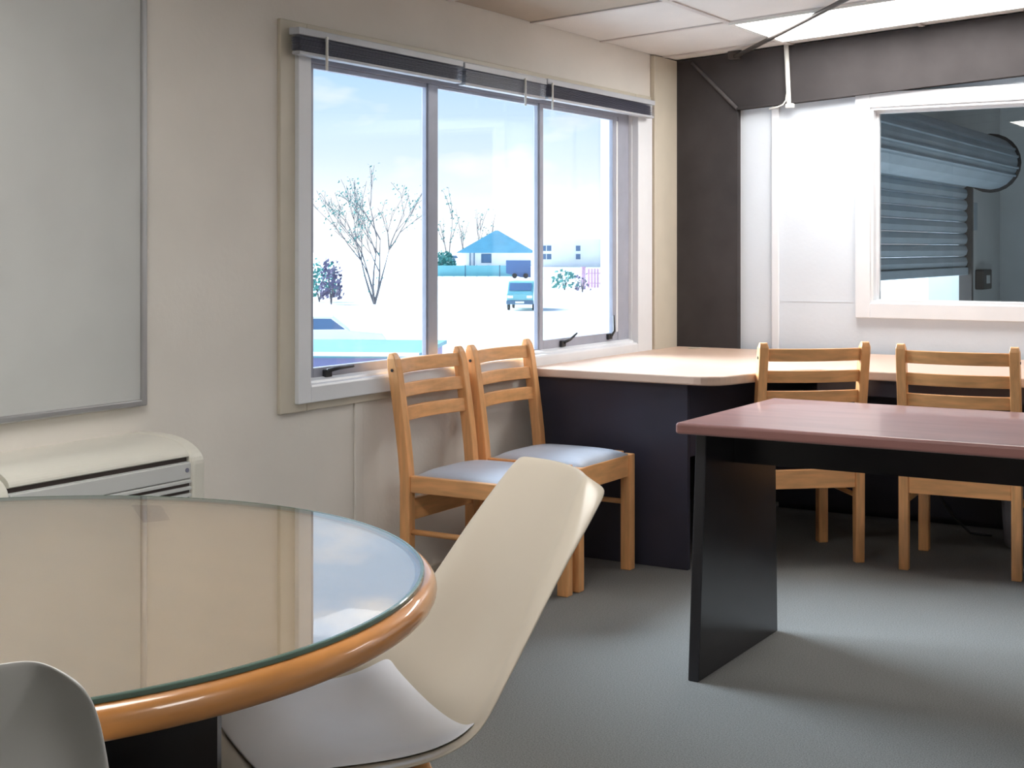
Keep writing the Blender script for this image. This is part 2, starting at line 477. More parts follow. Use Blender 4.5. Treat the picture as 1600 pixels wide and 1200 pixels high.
# ------------------------------------------------------------------ venetian blinds drawn up
def blind(y0, y1, sm, label, wand_y, dz=0.0, x=0.004):
    b = empty('venetian_blind', (x, (y0 + y1) / 2, 1.79), label=label, cat='blind', group='raised venetian blinds over the window')
    h = (y1 - y0) / 2
    obj('head_rail', boxes(((0, -h, 0.064 + dz), (0.040, h, 0.086 + dz))), 'blindr', b, bevel=0.002)
    me = None
    for k in range(10):
        z = 0.017 + k * 0.0043 + dz
        if me is None:
            s = obj('slat', prism([(0.005, 0.0), (0.022, 0.0025), (0.040, 0.0), (0.040, 0.0012), (0.022, 0.0037), (0.005, 0.0012)], 1, -h + .006, h - .006), sm, b, loc=(0, 0, z))
            me = s.data
        else:
            obj('slat', me, None, b, loc=(random.uniform(-.002, .002), 0, z))
    obj('bottom_rail', boxes(((0.006, -h + .006, 0.004 + dz), (0.038, h - .006, 0.015 + dz))), 'blindr', b, bevel=0.003)
    obj('tilt_wand', tube([(0.046, wand_y, 0.07 + dz), (0.046, wand_y, -0.035 + dz)], 0.0045, 8), 'white', b)
    return b
blind(-2.865, -1.950, 'blind', 'dark slate raised venetian blind on the left, above the wide left pane', -0.33)
blind(-1.938, -1.345, 'blind_glare', 'raised venetian blind in the middle, above the centre pane, slats coloured pale for window glare', 0.12, dz=-0.004)
blind(-1.333, -0.345, 'blind', 'dark slate raised venetian blind on the right, nearest the dark column', -0.47)

# ------------------------------------------------------------------ inner window to the workshop
iw = empty('window_2', (0, 0, 0), label='white framed inner window looking into the dark workshop', cat='window', kind='structure')
def frame_xz(x0, x1, z0, z1, w, ya, yb):
    return boxes(((x0, ya, z0), (x0 + w, yb, z1)), ((x1 - w, ya, z0), (x1, yb, z1)),
                 ((x0 + w, ya, z0), (x1 - w, yb, z0 + w)), ((x0 + w, ya, z1 - w), (x1 - w, yb, z1)))
obj('architrave', frame_xz(0.862, 2.62, 0.888, 1.897, 0.067, WY - 0.022, WY + 0.001), 'trimw', iw, bevel=0.003)
obj('reveal', frame_xz(IX0, IX1, IZ0, IZ1, 0.012, WY - 0.012, WY2), 'trimw', iw)
obj('inner_bead', frame_xz(IX0 + .012, IX1 - .012, IZ0 + .004, IZ1 - .012, 0.012, WY + .035, WY + .06), 'trimw', iw)
obj('pane', boxes(((IX0 + .02, WY + .045, IZ0 + .012), (IX1 - .02, WY + .050, IZ1 - .02))), 'glass2', iw)

# ------------------------------------------------------------------ workshop beyond
WSY, WSZ = 7.0, 2.75
struct('wall_workshop_left', boxes(((-0.25, 0.14, -0.12), (0, 0.6, WSZ)), ((-0.25, 5.5, -0.12), (0, WSY, WSZ)), ((-0.25, 0.6, 1.95), (0, 5.5, WSZ))),
       'wsw', 'grey workshop wall with the roller door opening', 'wall')
struct('wall_workshop_far', boxes(((-0.25, WSY, -0.12), (RX + 0.1, WSY + .1, WSZ))), 'wsw', 'grey far wall of the dark workshop', 'wall')
struct('wall_workshop_right', boxes(((RX, WY2, -0.12), (RX + .1, WSY, WSZ))), 'wsw', 'grey right wall of the dark workshop', 'wall')
struct('ceiling_workshop', boxes(((-0.25, WY2, WSZ), (RX + .1, WSY + .1, WSZ + .1))), 'wsc', 'dark ceiling of the workshop', 'ceiling')
struct('floor_workshop', boxes(((-0.25, WY2, -0.12), (RX, WSY, 0))), 'wsf', 'grey concrete floor of the workshop', 'floor')
rs = empty('roller_shutter', (0.05, 3.05, 0.985), label='blue-grey steel roller door half raised behind the inner window', cat='roller door')
me = None
for k in range(9):
    if me is None:
        prof = [(0.012, 0.0), (0.03, 0.012), (0.04, 0.045), (0.03, 0.078), (0.012, 0.09), (0.0, 0.09), (0.0, 0.0)]
        s = obj('shutter_slat', prism(prof, 1, -2.44, 2.44), 'shut', rs, smooth=False, loc=(-0.02, 0, 0.06 + k * 0.092))
        me = s.data
    else:
        obj('shutter_slat', me, None, rs, loc=(-0.02, 0, 0.06 + k * 0.092))
obj('bottom_bar', boxes(((-0.025, -2.44, 0.0), (0.025, 2.44, 0.062))), 'shut', rs, bevel=0.006)
prof = [(0.18 + 0.215 * math.cos(2 * PI * k / 20), 0.905 + 0.215 * math.sin(2 * PI * k / 20)) for k in range(20)]
dr = obj('drum', prism(prof, 1, -2.5, 2.52), 'shut', rs)
for zz, xx in ((0.80, 0.372), (0.86, 0.393), (0.95, 0.393), (1.01, 0.368)):
    obj('drum_rib', tube([(xx, -2.5, zz), (xx, 2.52, zz)], 0.012, 6), 'shut', dr)
obj('end_plate', prism([(0.18 + 0.24 * math.cos(2 * PI * k / 24), 0.905 + 0.24 * math.sin(2 * PI * k / 24)) for k in range(24)], 1, 2.52, 2.535), 'rodm', rs)
obj('guide_rail', boxes(((-0.05, 2.44, -0.985), (0.05, 2.5, 0.80))), 'rodm', rs)
cb = empty('conduit_box', (0.0, 5.86, 1.0), label='small pale conduit on the workshop wall beside the roller door', cat='conduit')
obj('conduit_pipe', boxes(((0.0, -0.025, -0.2), (0.03, 0.025, 0.75))), 'wsw', cb, bevel=0.006)
obj('conduit_cover', boxes(((0.0, -0.06, 0.35), (0.05, 0.06, 0.58))), 'shut', cb, bevel=0.006)
sb = empty('switch_box', (0.0, 6.2, 0.93), label='small dark control box on the workshop wall', cat='switch')
obj('box_body', boxes(((0.0, -0.16, -0.08), (0.07, 0.16, 0.09))), 'rodm', sb, bevel=0.01)
obj('box_button', boxes(((0.07, -0.05, -0.03), (0.08, 0.05, 0.04))), 'wsw', sb, bevel=0.003)

# ================================================================== furniture
# corner desk
dk = empty('corner_desk', (0, 0, 0), label='L-shaped corner desk with pale beech top and charcoal end panel', cat='desk')
def rounded(poly, idx, r, n=6):
    out = []
    for i, p in enumerate(poly):
        if i not in idx:
            out.append(p); continue
        p = Vector(p); a = Vector(poly[i - 1]); b = Vector(poly[(i + 1) % len(poly)])
        da, db = (a - p).normalized(), (b - p).normalized()
        rr = idx[i] if isinstance(idx, dict) else r
        for k in range(n + 1):
            t = k / n
            s, e_ = p + da * rr, p + db * rr
            q = s * (1 - t) ** 2 + p * 2 * t * (1 - t) + e_ * t * t
            out.append((q.x, q.y))
    return out
poly = rounded([(-0.028, -0.246), (-0.028, -1.405), (0.800, -1.425), (0.87, -1.15), (0.98, -0.886), (3.35, -0.886), (3.35, -0.002), (0.0, -0.002), (0.0, -0.246)],
               {2: 0.09, 4: 0.12}, 0)
obj('desk_top', prism(poly, 2, 0.695, 0.73), 'desk', dk, bevel=0.006, seg=3)
obj('end_panel', boxes(((0.02, -1.375, 0), (0.665, -1.350, 0.695))), 'deskp', dk, bevel=0.002)
obj('inner_panel', boxes(((0.640, -1.350, 0.42), (0.665, -0.10, 0.695))), 'deskp', dk)
obj('dark_back_panel', boxes(((0.32, -0.11, 0.05), (3.30, -0.09, 0.695))), 'deskp', dk)  # dark sheet closing off the back under the desk
obj('end_panel', boxes(((3.30, -0.84, 0), (3.325, -0.02, 0.695))), 'deskp', dk)
obj('front_rail', boxes(((0.98, -0.84, 0.63), (3.30, -0.82, 0.695))), 'deskp', dk)
obj('cable_grommet', lathe([(0, 0.7301), (0.03, 0.7301), (0.032, 0.7335), (0, 0.7335)], 20, 0.13, -0.10), 'trimc', dk)

# rectangular table
tb = empty('side_table', (1.195, -2.645, 0), label='red-brown laminate table with black slab legs in front of the desk', cat='table')
obj('table_top', boxes(((0, 0, 0.688), (1.62, 0.75, 0.72))), 'tab', tb, bevel=0.008, seg=3)
for x in (0.02, 1.565):
    obj('slab_leg', prism([(0.04, 0), (0.655, 0), (0.635, 0.688), (0.095, 0.688)], 0, x, x + 0.032), 'tabp', tb, bevel=0.003)
obj('table_rail', boxes(((0.052, 0.30, 0.575), (1.565, 0.322, 0.688))), 'tabp', tb)

# grey plastic box under the desk
gb = empty('waste_bin', (1.74, -0.26, 0), label='grey plastic bin on the floor under the desk', cat='bin')
bm = bmesh.new()
vv = hexbox(bm, (-0.17, -0.13, 0), (0.17, 0.11, 0.30))
for v in vv:
    if v.co.z < 0.1: v.co.x *= 0.9; v.co.y *= 0.9
obj('bin_body', bm, 'box', gb, bevel=0.03, seg=4)
obj('bin_rim', frame_bm(-0.135, 0.115, 0.0, 0.0001, 0.01, 0.01, 0.0, 0.0, -0.175, 0.175) if False else boxes(((-0.178, -0.138, 0.285), (0.178, -0.122, 0.305)), ((-0.178, 0.10, 0.285), (0.178, 0.118, 0.305)), ((-0.178, -0.122, 0.285), (-0.162, 0.10, 0.305)), ((0.162, -0.122, 0.285), (0.178, 0.10, 0.305))), 'box', gb, bevel=0.004)
obj_c = tag(obj('power_cord', tube([(1.22, -0.12, 0.20), (1.27, -0.125, 0.15), (1.34, -0.14, 0.06), (1.41, -0.16, 0.008), (1.50, -0.17, 0.007)], 0.005, 6), 'black', smooth=True),
            'thin black cord hanging down the dark panel under the desk', 'cord')

# ------------------------------------------------------------------ wooden chairs
def wood_chair():
    c = empty('wooden_chair')
    pw, pd, hw = 0.036, 0.040, 0.200
    def xc(z):                                   # post centre line: upright to the seat, then leaning back
        if z <= 0.42: return 0.0
        t = (z - 0.42) / 0.43
        return -0.060 * t ** 1.25
    for s in (-1, 1):
        bm = bmesh.new()
        zs = [0, 0.2, 0.42, 0.50, 0.58, 0.66, 0.74, 0.80, 0.828, 0.842, 0.848]
        rings = []
        for z in zs:
            d = pd / 2 * (0.80 if z == 0 else 1.0)
            if z > 0.80:
                d *= max(0.25, math.sqrt(max(0, 1 - ((z - 0.80) / 0.050) ** 2)))
            y0, y1 = s * hw - pw / 2, s * hw + pw / 2
            if z > 0.83: y0, y1 = y0 + .003, y1 - .003
            x = xc(z)
            rings.append([bm.verts.new(v) for v in ((x - d, y0, z), (x + d, y0, z), (x + d, y1, z), (x - d, y1, z))])
        for a, b in zip(rings, rings[1:]):
            for k in range(4):
                bm.faces.new((a[k], a[(k + 1) % 4], b[(k + 1) % 4], b[k]))
        bm.faces.new(rings[0][::-1]); bm.faces.new(rings[-1])
        p = obj('back_post', bm, 'wood', c, bevel=0.004, seg=3)
        obj('bolt', lathe([(0, -0.001), (0.0055, -0.001), (0.0055, 0.002), (0, 0.002)], 10), 'black', p).matrix_local = \
            Matrix.Translation((xc(0.79) , s * (hw + pw / 2), 0.79)) @ Matrix.Rotation(-s * PI / 2, 4, 'X')
        obj('front_leg', boxes(((0.36, s * hw - 0.02, 0), (0.402, s * hw + 0.02, 0.432))), 'wood', c, bevel=0.004)
        obj('side_rail', boxes(((0.020, s * hw - 0.012, 0.385), (0.360, s * hw + 0.012, 0.440))), 'woodx', c, bevel=0.003)
        obj('side_stretcher', tube([(0.018, s * hw, 0.252), (0.362, s * hw, 0.252)], 0.010, 8), 'woodx', c, smooth=True)
    obj('front_rail', boxes(((0.370, -hw + .02, 0.350), (0.394, hw - .02, 0.430))), 'woodh', c, bevel=0.003)
    obj('back_rail', boxes(((-0.012, -hw + .018, 0.288), (0.012, hw - .018, 0.360))), 'woodh', c, bevel=0.003)
    for z0, z1 in ((0.776, 0.824), (0.695, 0.741), (0.616, 0.664)):     # three bowed slats
        bm = bmesh.new()
        n = 12
        rings = []
        for k in range(n + 1):
            y = -hw + 0.015 + (2 * hw - 0.03) * k / n
            bow = -0.026 * (1 - (2 * k / n - 1) ** 2)
            rings.append([bm.verts.new((xc(z) + bow + d, y, z)) for d, z in ((-0.008, z0), (0.008, z0), (0.008, z1), (-0.008, z1))])
        for a, b in zip(rings, rings[1:]):
            for k in range(4):
                bm.faces.new((a[k], a[(k + 1) % 4], b[(k + 1) % 4], b[k]))
        bm.faces.new(rings[0][::-1]); bm.faces.new(rings[-1])
        bmesh.ops.recalc_face_normals(bm, faces=bm.faces)
        obj('back_slat', bm, 'woodh', c, bevel=0.004, seg=3)
    # domed seat pad
    bm = bmesh.new()
    nx, ny = 14, 14
    g = []
    for i in range(nx + 1):
        row = []
        for j in range(ny + 1):
            u, v = 2 * i / nx - 1, 2 * j / ny - 1
            x = 0.200 + 0.190 * u
            y = (hw - 0.016) * v * (1 if i > 1 else 1)
            e_ = max(0.0, (1 - abs(u) ** 4) * (1 - abs(v) ** 4))
            row.append(bm.verts.new((x, y, 0.433 + 0.028 * e_ ** 0.5)))
        g.append(row)
    for i in range(nx):
        for j in range(ny):
            bm.faces.new((g[i][j], g[i + 1][j], g[i + 1][j + 1], g[i][j + 1]))
    lo = [[bm.verts.new((v.co.x, v.co.y, 0.412)) for v in row] for row in g]
    for i in range(nx):
        for j in range(ny):
            bm.faces.new((lo[i][j], lo[i][j + 1], lo[i + 1][j + 1], lo[i + 1][j]))
    per = [(i, 0) for i in range(nx)] + [(nx, j) for j in range(ny)] + [(i, ny) for i in range(nx, 0, -1)] + [(0, j) for j in range(ny, 0, -1)]
    for (a, b), (c2, d2) in zip(per, per[1:] + per[:1]):
        bm.faces.new((g[a][b], lo[a][b], lo[c2][d2], g[c2][d2]))
    bmesh.ops.recalc_face_normals(bm, faces=bm.faces)
    obj('seat_pad', bm, 'seat', c, smooth=True)
    return c
GR = 'beech chairs with grey seats'
ch = wood_chair()
tag(ch, 'beech chair with grey seat under the window, the left one of the pair', 'chair', GR)
ch.location = (0.078, -2.145, 0)
spots = [((0.082, -1.668, 0), 0.0, 'beech chair with grey seat under the window, beside the corner desk'),
         ((1.014, -1.035, 0), math.radians(130), 'beech chair turned at an angle at the corner of the desk, behind the slab leg'),
         ((1.550, -0.925, 0), math.radians(94), 'beech chair drawn up square to the desk, rightmost chair in the picture')]
for loc, rz, lab in spots:
    c = copy_tree(ch)
    c.location = loc
    c.rotation_euler = (0, 0, rz)
    c['label'] = lab

# ------------------------------------------------------------------ round table
RC = (1.105, -4.873)
rt = empty('round_table', (RC[0], RC[1], 0), label='round glass-topped table with varnished wooden rim in the foreground', cat='table')
obj('table_top', lathe([(0, 0.693), (0.640, 0.693), (0.640, 0.724), (0, 0.724)], 96), 'rtop', rt)
prof = [(0.640, 0.684)] + [(0.652 + 0.020 * math.cos(a), 0.704 + 0.020 * math.sin(a)) for a in [-PI / 2 + PI * k / 10 for k in range(11)]] + [(0.640, 0.724)]
bm = bmesh.new()
seg = 128
rings = [[bm.verts.new((r * math.cos(2 * PI * k / seg), r * math.sin(2 * PI * k / seg), z)) for k in range(seg)] for r, z in prof]
for a, b in zip(rings, rings[1:] + rings[:1]):
    for k in range(seg):
        bm.faces.new((a[k], a[(k + 1) % seg], b[(k + 1) % seg], b[k]))
bmesh.ops.recalc_face_normals(bm, faces=bm.faces)
obj('wooden_rim', bm, 'rim', rt, smooth=True)
M['tglass'] = glass_mat('table_glass', (0.975, 0.98, 0.97), 0.30, 0.01)
M['stain'] = mat('brown_table_mark', (0.42, 0.27, 0.17), 0.6, var=0.25, scale=30)
obj('brown_mark', prism([(-0.238, 0.540), (-0.187, 0.564), (-0.075, 0.474), (-0.098, 0.433)], 2, 0.7240, 0.7244), 'stain', rt)['label'] = 'faded brown patch under the glass'
M['gedge'] = mat('green_glass_edge', (0.10, 0.16, 0.13), 0.15, var=0.1)
obj('glass_top', lathe([(0, 0.7245), (0.650, 0.7245), (0.650, 0.7305), (0, 0.7305)], 128), 'tglass', rt)
prof = [(0.648, 0.7245), (0.6535, 0.7245), (0.6535, 0.7295), (0.652, 0.7308), (0.648, 0.7308)]
bm = bmesh.new()
rings = [[bm.verts.new((r * math.cos(2 * PI * k / seg), r * math.sin(2 * PI * k / seg), z)) for k in range(seg)] for r, z in prof]
for a, b in zip(rings, rings[1:] + rings[:1]):
    for k in range(seg):
        bm.faces.new((a[k], a[(k + 1) % seg], b[(k + 1) % seg], b[k]))
bmesh.ops.recalc_face_normals(bm, faces=bm.faces)
obj('glass_edge', bm, 'gedge', rt)
for k in range(2):
    a = YAW + k * PI / 2
    bm = boxes(((-0.36, -0.014, 0.02), (0.36, 0.014, 0.693)), ((-0.40, -0.025, 0), (0.40, 0.025, 0.03)))
    bmesh.ops.rotate(bm, verts=bm.verts, cent=(0, 0, 0), matrix=Matrix.Rotation(a, 3, 'Z'))
    obj('base_panel', bm, 'tabp', rt)

# ------------------------------------------------------------------ moulded shell chairs
def shell_chair(m):
    c = empty('shell_chair')
    prof = [(-0.245, 0.375), (-0.240, 0.400), (-0.215, 0.416), (-0.13, 0.414), (-0.05, 0.404), (0.03, 0.398), (0.095, 0.403), (0.145, 0.420),
            (0.188, 0.455), (0.220, 0.505), (0.250, 0.565), (0.280, 0.630), (0.310, 0.695), (0.336, 0.750), (0.357, 0.796), (0.372, 0.826)]
    hws = [0.170, 0.198, 0.218, 0.232, 0.238, 0.238, 0.234, 0.228, 0.220, 0.213, 0.207, 0.198, 0.191, 0.184, 0.174, 0.160]
    cup = [0.004, 0.010, 0.018, 0.028, 0.038, 0.050, 0.062, 0.076, 0.086, 0.086, 0.080, 0.072, 0.064, 0.056, 0.050, 0.046]
    nu = 20
    def surf():
        bm = bmesh.new()
        rows = []
        for i, (y, z) in enumerate(prof):
            a, b = Vector(prof[max(i - 1, 0)]), Vector(prof[min(i + 1, len(prof) - 1)])
            d = (b - a).normalized()
            nrm = Vector((-d.y, d.x))                # towards the sitter
            row = []
            for k in range(nu + 1):
                u = 2 * k / nu - 1
                au = abs(u)
                off = cup[i] * au ** 2.2
                if au > 0.74:
                    off -= (0.012 if i < 7 else 0.014 + 0.0036 * (i - 7)) * ((au - 0.74) / 0.26) ** 1.5
                # top edge bows: corners sit a little lower
                dz = 0.0
                if i >= 11:
                    dz = -0.024 * ((i - 10) / 5) ** 1.5 * au ** 2.0
                row.append(bm.verts.new((hws[i] * u, y + nrm.x * off, z + nrm.y * off + dz)))
            rows.append(row)
        for a, b in zip(rows, rows[1:]):
            for k in range(nu):
                bm.faces.new((a[k], a[k + 1], b[k + 1], b[k]))
        bmesh.ops.recalc_face_normals(bm, faces=bm.faces)
        return bm
    s = obj('shell', surf(), m, c, smooth=True)
    md = s.modifiers.new('thick', 'SOLIDIFY'); md.thickness = 0.007; md.offset = 0
    md = s.modifiers.new('smooth', 'SUBSURF'); md.levels = 1; md.render_levels = 2
    # fitted pad following the seat
    bm = bmesh.new()
    rows = []
    idx = list(range(2, 8))
    for i in idx:
        y, z = prof[i]
        a, b = Vector(prof[i - 1]), Vector(prof[i + 1])
        d = (b - a).normalized(); nrm = Vector((-d.y, d.x))
        row = []
        for k in range(17):
            u = (2 * k / 16 - 1)
            au = abs(u) * 0.86
            edge = (1 - abs(u) ** 6) * (1 - (abs(i - 4.5) / 2.5) ** 6)
            off = cup[i] * au ** 2.2 + 0.003 + 0.017 * max(0, edge) ** 0.5
            row.append(bm.verts.new((hws[i] * u * 0.86, y + nrm.x * off, z + nrm.y * off)))
        rows.append(row)
    for a, b in zip(rows, rows[1:]):
        for k in range(16):
            bm.faces.new((a[k], a[k + 1], b[k + 1], b[k]))
    bmesh.ops.recalc_face_normals(bm, faces=bm.faces)
    pd_ = obj('seat_pad', bm, 'pad', c, smooth=True)
    md = pd_.modifiers.new('thick', 'SOLIDIFY'); md.thickness = 0.004; md.offset = 0
    md = pd_.modifiers.new('smooth', 'SUBSURF'); md.levels = 1; md.render_levels = 2
    obj('leg_hub', lathe([(0, 0.33), (0.09, 0.33), (0.11, 0.37), (0.11, 0.396), (0, 0.396)], 24, 0, -0.02), m, c, smooth=True)
    for sx in (-1, 1):
        for sy in (-1, 1):
            obj('leg', tube([(sx * 0.22, -0.02 + sy * 0.22, 0), (sx * 0.08, -0.02 + sy * 0.08, 0.39)], [0.011, 0.017], 10), 'wood', c, smooth=True)
    return c
sc = shell_chair('shell')
tag(sc, 'cream moulded shell chair pulled up to the round table, facing left', 'chair', 'shell chairs around the round table')
sc.location = (1.42, -4.358, 0)
sc.rotation_euler = (0, 0, math.radians(-33.3))
sc2 = copy_tree(sc)
sc2['label'] = 'white shell chair seen from behind in the bottom left corner'
sc2.location = (1.430, -5.182, 0)
sc2.rotation_euler = (0, 0, math.atan2(-0.75, -0.66))
for o in sc2.children:
    if o.name.startswith('shell'):
        o.data = o.data.copy(); o.data.materials[0] = M['shellw']

# ------------------------------------------------------------------ whiteboard
wb = empty('whiteboard', (WX, -4.30, 0.773), label='wall-mounted whiteboard with grey aluminium frame', cat='whiteboard')
obj('board', boxes(((0, -0.845, 0.015), (0.014, 0.845, 1.205))), 'wboard', wb)
for lo, hi in (((0, 0.842, 0), (0.022, 0.862, 1.22)), ((0, -0.862, 0), (0.022, -0.842, 1.22)), ((0, -0.842, 0), (0.024, 0.842, 0.018)), ((0, -0.842, 1.202), (0.022, 0.842, 1.22))):
    obj('frame_rail', boxes((lo, hi)), 'alul', wb, bevel=0.004)

# ------------------------------------------------------------------ floor console heat pump
hp = empty('heat_pump', (WX, -3.785, -0.006), label='white floor console heat pump below the whiteboard', cat='heater')
yl, yr = -0.325, 0.352
body = [(0, 0.006), (0.195, 0.006), (0.215, 0.08), (0.222, 0.40), (0.222, 0.60), (0.218, 0.648), (0.14, 0.648), (0.0, 0.648)]
obj('body', prism(body, 1, yl + .05, yr - .05), 'hpf', hp)
endp = [(0, 0.006), (0.20, 0.006), (0.226, 0.09), (0.230, 0.40), (0.230, 0.60), ] + [(0.08 + 0.150 * math.cos(k * PI / 24), 0.640 + 0.070 * math.sin(k * PI / 24)) for k in range(13)] + [(0, 0.710)]
for a, b in ((yl, yl + .05), (yr - .05, yr)):
    obj('end_cap', prism(endp, 1, a, b), 'hp', hp, bevel=0.012, seg=4)
lid = [(0, 0.660), (0.216, 0.660)] + [(0.08 + 0.140 * math.cos(k * PI / 26), 0.663 + 0.045 * math.sin(k * PI / 26)) for k in range(14)] + [(0, 0.708)]
obj('lid', prism(lid, 1, yl + .053, yr - .053), 'hp', hp, smooth=False)
obj('air_slot', boxes(((0.0, yl + .052, 0.648), (0.210, yr - .052, 0.660))), 'hpd', hp)
obj('front_panel', boxes(((0.218, yl + .052, 0.605), (0.227, yr - .052, 0.647))), 'hpf', hp, bevel=0.003)
me = None
for k in range(14):
    z = 0.592 - k * 0.018
    if me is None:
        s = obj('louvre', prism([(0.220, 0.0), (0.231, 0.003), (0.231, 0.009), (0.220, 0.012)], 1, yl + .052, yr - .054), 'hpf', hp, loc=(0, 0, z)); me = s.data
    else:
        obj('louvre', me, None, hp, loc=(0, 0, z))
obj('grille_back', boxes(((0.2215, yl + .052, 0.34), (0.2225, yr - .054, 0.604))), 'hpd', hp)
obj('sensor_window', lathe([(0, 0), (0.012, 0), (0.012, 0.002), (0, 0.002)], 16), 'hpd', hp).matrix_local = Matrix.Translation((0.227, -0.245, 0.618)) @ Matrix.Rotation(PI / 2, 4, 'Y')
obj('indicator_lamp', lathe([(0, 0), (0.006, 0), (0.006, 0.002), (0, 0.002)], 12), 'blind', hp).matrix_local = Matrix.Translation((0.227, 0.285, 0.628)) @ Matrix.Rotation(PI / 2, 4, 'Y')

# ================================================================== the yard seen through the window
GZ = -2.3
RV, FV = Vector((math.cos(YAW), math.sin(YAW), 0)), Vector((-math.sin(YAW), math.cos(YAW), 0))
def yard(right, far, z=GZ):
    """yard coordinates: metres to the right and metres away, measured square to the long view"""
    p = CAM + RV * right + FV * far
    return (p.x, p.y, z)
M['gravel'] = mat('pale_gravel', (0.78, 0.78, 0.75), 0.9, var=0.06, scale=0.6, bump=0.2, bscale=30)
M['xroof'] = mat('blue_steel_roof', (0.10, 0.34, 0.46), 0.5, var=0.10, scale=0.5)
M['xwall'] = mat('white_weatherboard', (0.95, 0.95, 0.94), 0.7, var=0.04, scale=0.4)
M['xglass'] = mat('blue_house_glass', (0.07, 0.16, 0.30), 0.2, var=0.1, scale=0.5)
M['xfence'] = mat('aqua_steel_fence', (0.22, 0.58, 0.62), 0.5, var=0.10, scale=0.6)
M['xpost'] = mat('slate_blue_post', (0.08, 0.16, 0.25), 0.6, var=0.1)
M['xpink'] = mat('faded_pink_paint', (0.72, 0.42, 0.58), 0.7, var=0.08)
M['bark'] = mat('grey_bark', (0.16, 0.15, 0.16), 0.9, var=0.25, scale=3)
M['leaf'] = mat('teal_green_leaf', (0.08, 0.30, 0.27), 0.6, var=0.3, scale=2)
M['leafp'] = mat('plum_leaf', (0.17, 0.15, 0.24), 0.6, var=0.3, scale=2)
M['van'] = mat('aqua_van_paint', (0.16, 0.48, 0.52), 0.3, var=0.04, coat=0.5)
M['carp'] = mat('blue_car_paint', (0.05, 0.10, 0.20), 0.3, var=0.04, coat=0.5)
M['tyre'] = mat('tyre_rubber', (0.02, 0.02, 0.022), 0.8, var=0.1)
M['xlilac'] = mat('lilac_render', (0.20, 0.20, 0.36), 0.8, var=0.08, scale=1)
M['xnavy'] = mat('navy_box_paint', (0.06, 0.15, 0.34), 0.5, var=0.06)
M['xaqua'] = mat('pale_aqua_roofing', (0.12, 0.29, 0.33), 0.6, var=0.12, scale=1)

bm = bmesh.new()
vv = [bm.verts.new(v) for v in ((-900, -700, GZ), (500, -700, GZ), (500, 900, GZ), (-900, 900, GZ))]
bm.faces.new(vv)
struct('ground', bm, 'gravel', 'bright pale gravel yard outside the window', 'ground')

# far house with hipped roof
hs = empty('house', yard(-3.1, 285), YAW, label='far house with blue hipped roof and white walls', cat='house')
def hip(w, d, z0, z1, ridge):
    bm = bmesh.new()
    a = [bm.verts.new(v) for v in ((-w, -d, z0), (w, -d, z0), (w, d, z0), (-w, d, z0))]
    r = [bm.verts.new(v) for v in ((-ridge, 0, z1), (ridge, 0, z1))]
    bm.faces.new((a[0], a[1], r[1], r[0])); bm.faces.new((a[2], a[3], r[0], r[1]))
    bm.faces.new((a[1], a[2], r[1])); bm.faces.new((a[3], a[0], r[0])); bm.faces.new(a[::-1])
    return bm
obj('roof', hip(8.0, 6.0, 2.6, 7.1, 0.3), 'xroof', hs)
obj('house_wall', boxes(((-6.9, -5.3, 0), (6.9, 5.3, 2.6))), 'xwall', hs)
w_ = obj('window', boxes(((-3.0, -5.42, 0.6), (-1.0, -5.3, 2.4))), 'xpost', hs)
obj('pane', boxes(((-2.85, -5.46, 0.7), (-1.15, -5.42, 2.3))), 'xglass', w_)
for x in (-5.2, -4.4):
    obj('porch_post', boxes(((x - .12, -5.9, 0), (x + .12, -5.7, 2.6))), 'xpost', hs)
sh = empty('garden_shed', yard(-12.5, 275), YAW, label='small dark shed left of the blue-roofed house', cat='shed')
obj('shed_wall', boxes(((-1.6, -1, 0), (1.6, 1, 1.6))), 'xwall', sh)
obj('shed_roof', prism([(-2.0, 1.6), (2.0, 1.6), (1.6, 2.1), (-1.6, 2.1)], 1, -1.3, 1.3), 'xpost', sh)
obj('door', boxes(((0.5, -1.08, 0), (1.4, -1.0, 1.5))), 'xpost', sh)

# aqua panel fence: one board panel at a time
fn = empty('panel_fence', yard(-4.6, 172), YAW, label='aqua panel fence in front of the far house', cat='fence')
me = None
for k in range(8):
    lo = (0, 0, 0.1)
    if me is None:
        s = obj('fence_panel', boxes(((-0.66, 0, 0.08), (0.66, 0.05, 1.4))), 'xfence', fn, loc=(-4.6 + 1.4 * k, 0, 0)); me = s.data
    else:
        obj('fence_panel', me, None, fn, loc=(-4.6 + 1.4 * k, 0, 0))
for k in range(9):
    obj('fence_post', boxes(((-0.05, -0.03, 0), (0.05, 0.08, 1.45))), 'xfence' if k % 3 else 'xpost', fn, loc=(-5.3 + 1.4 * k, 0, 0))
tl = empty('trailer', yard(0.9, 165), YAW, label='dark blue box trailer at the right end of the fence', cat='trailer')
obj('trailer_box', prism([(-1.6, 0.6), (0.2, -0.9 + 1.0), (1.3, 0.1), (1.3, 2.1), (-1.6, 2.1)], 1, -0.8, 0.8), 'xnavy', tl)
for s_ in (-0.6, 0.7):
    obj('wheel', prism([(s_ + .3 * math.cos(a * PI / 6), .3 + .3 * math.sin(a * PI / 6)) for a in range(12)], 1, -0.95, -0.8), 'tyre', tl)

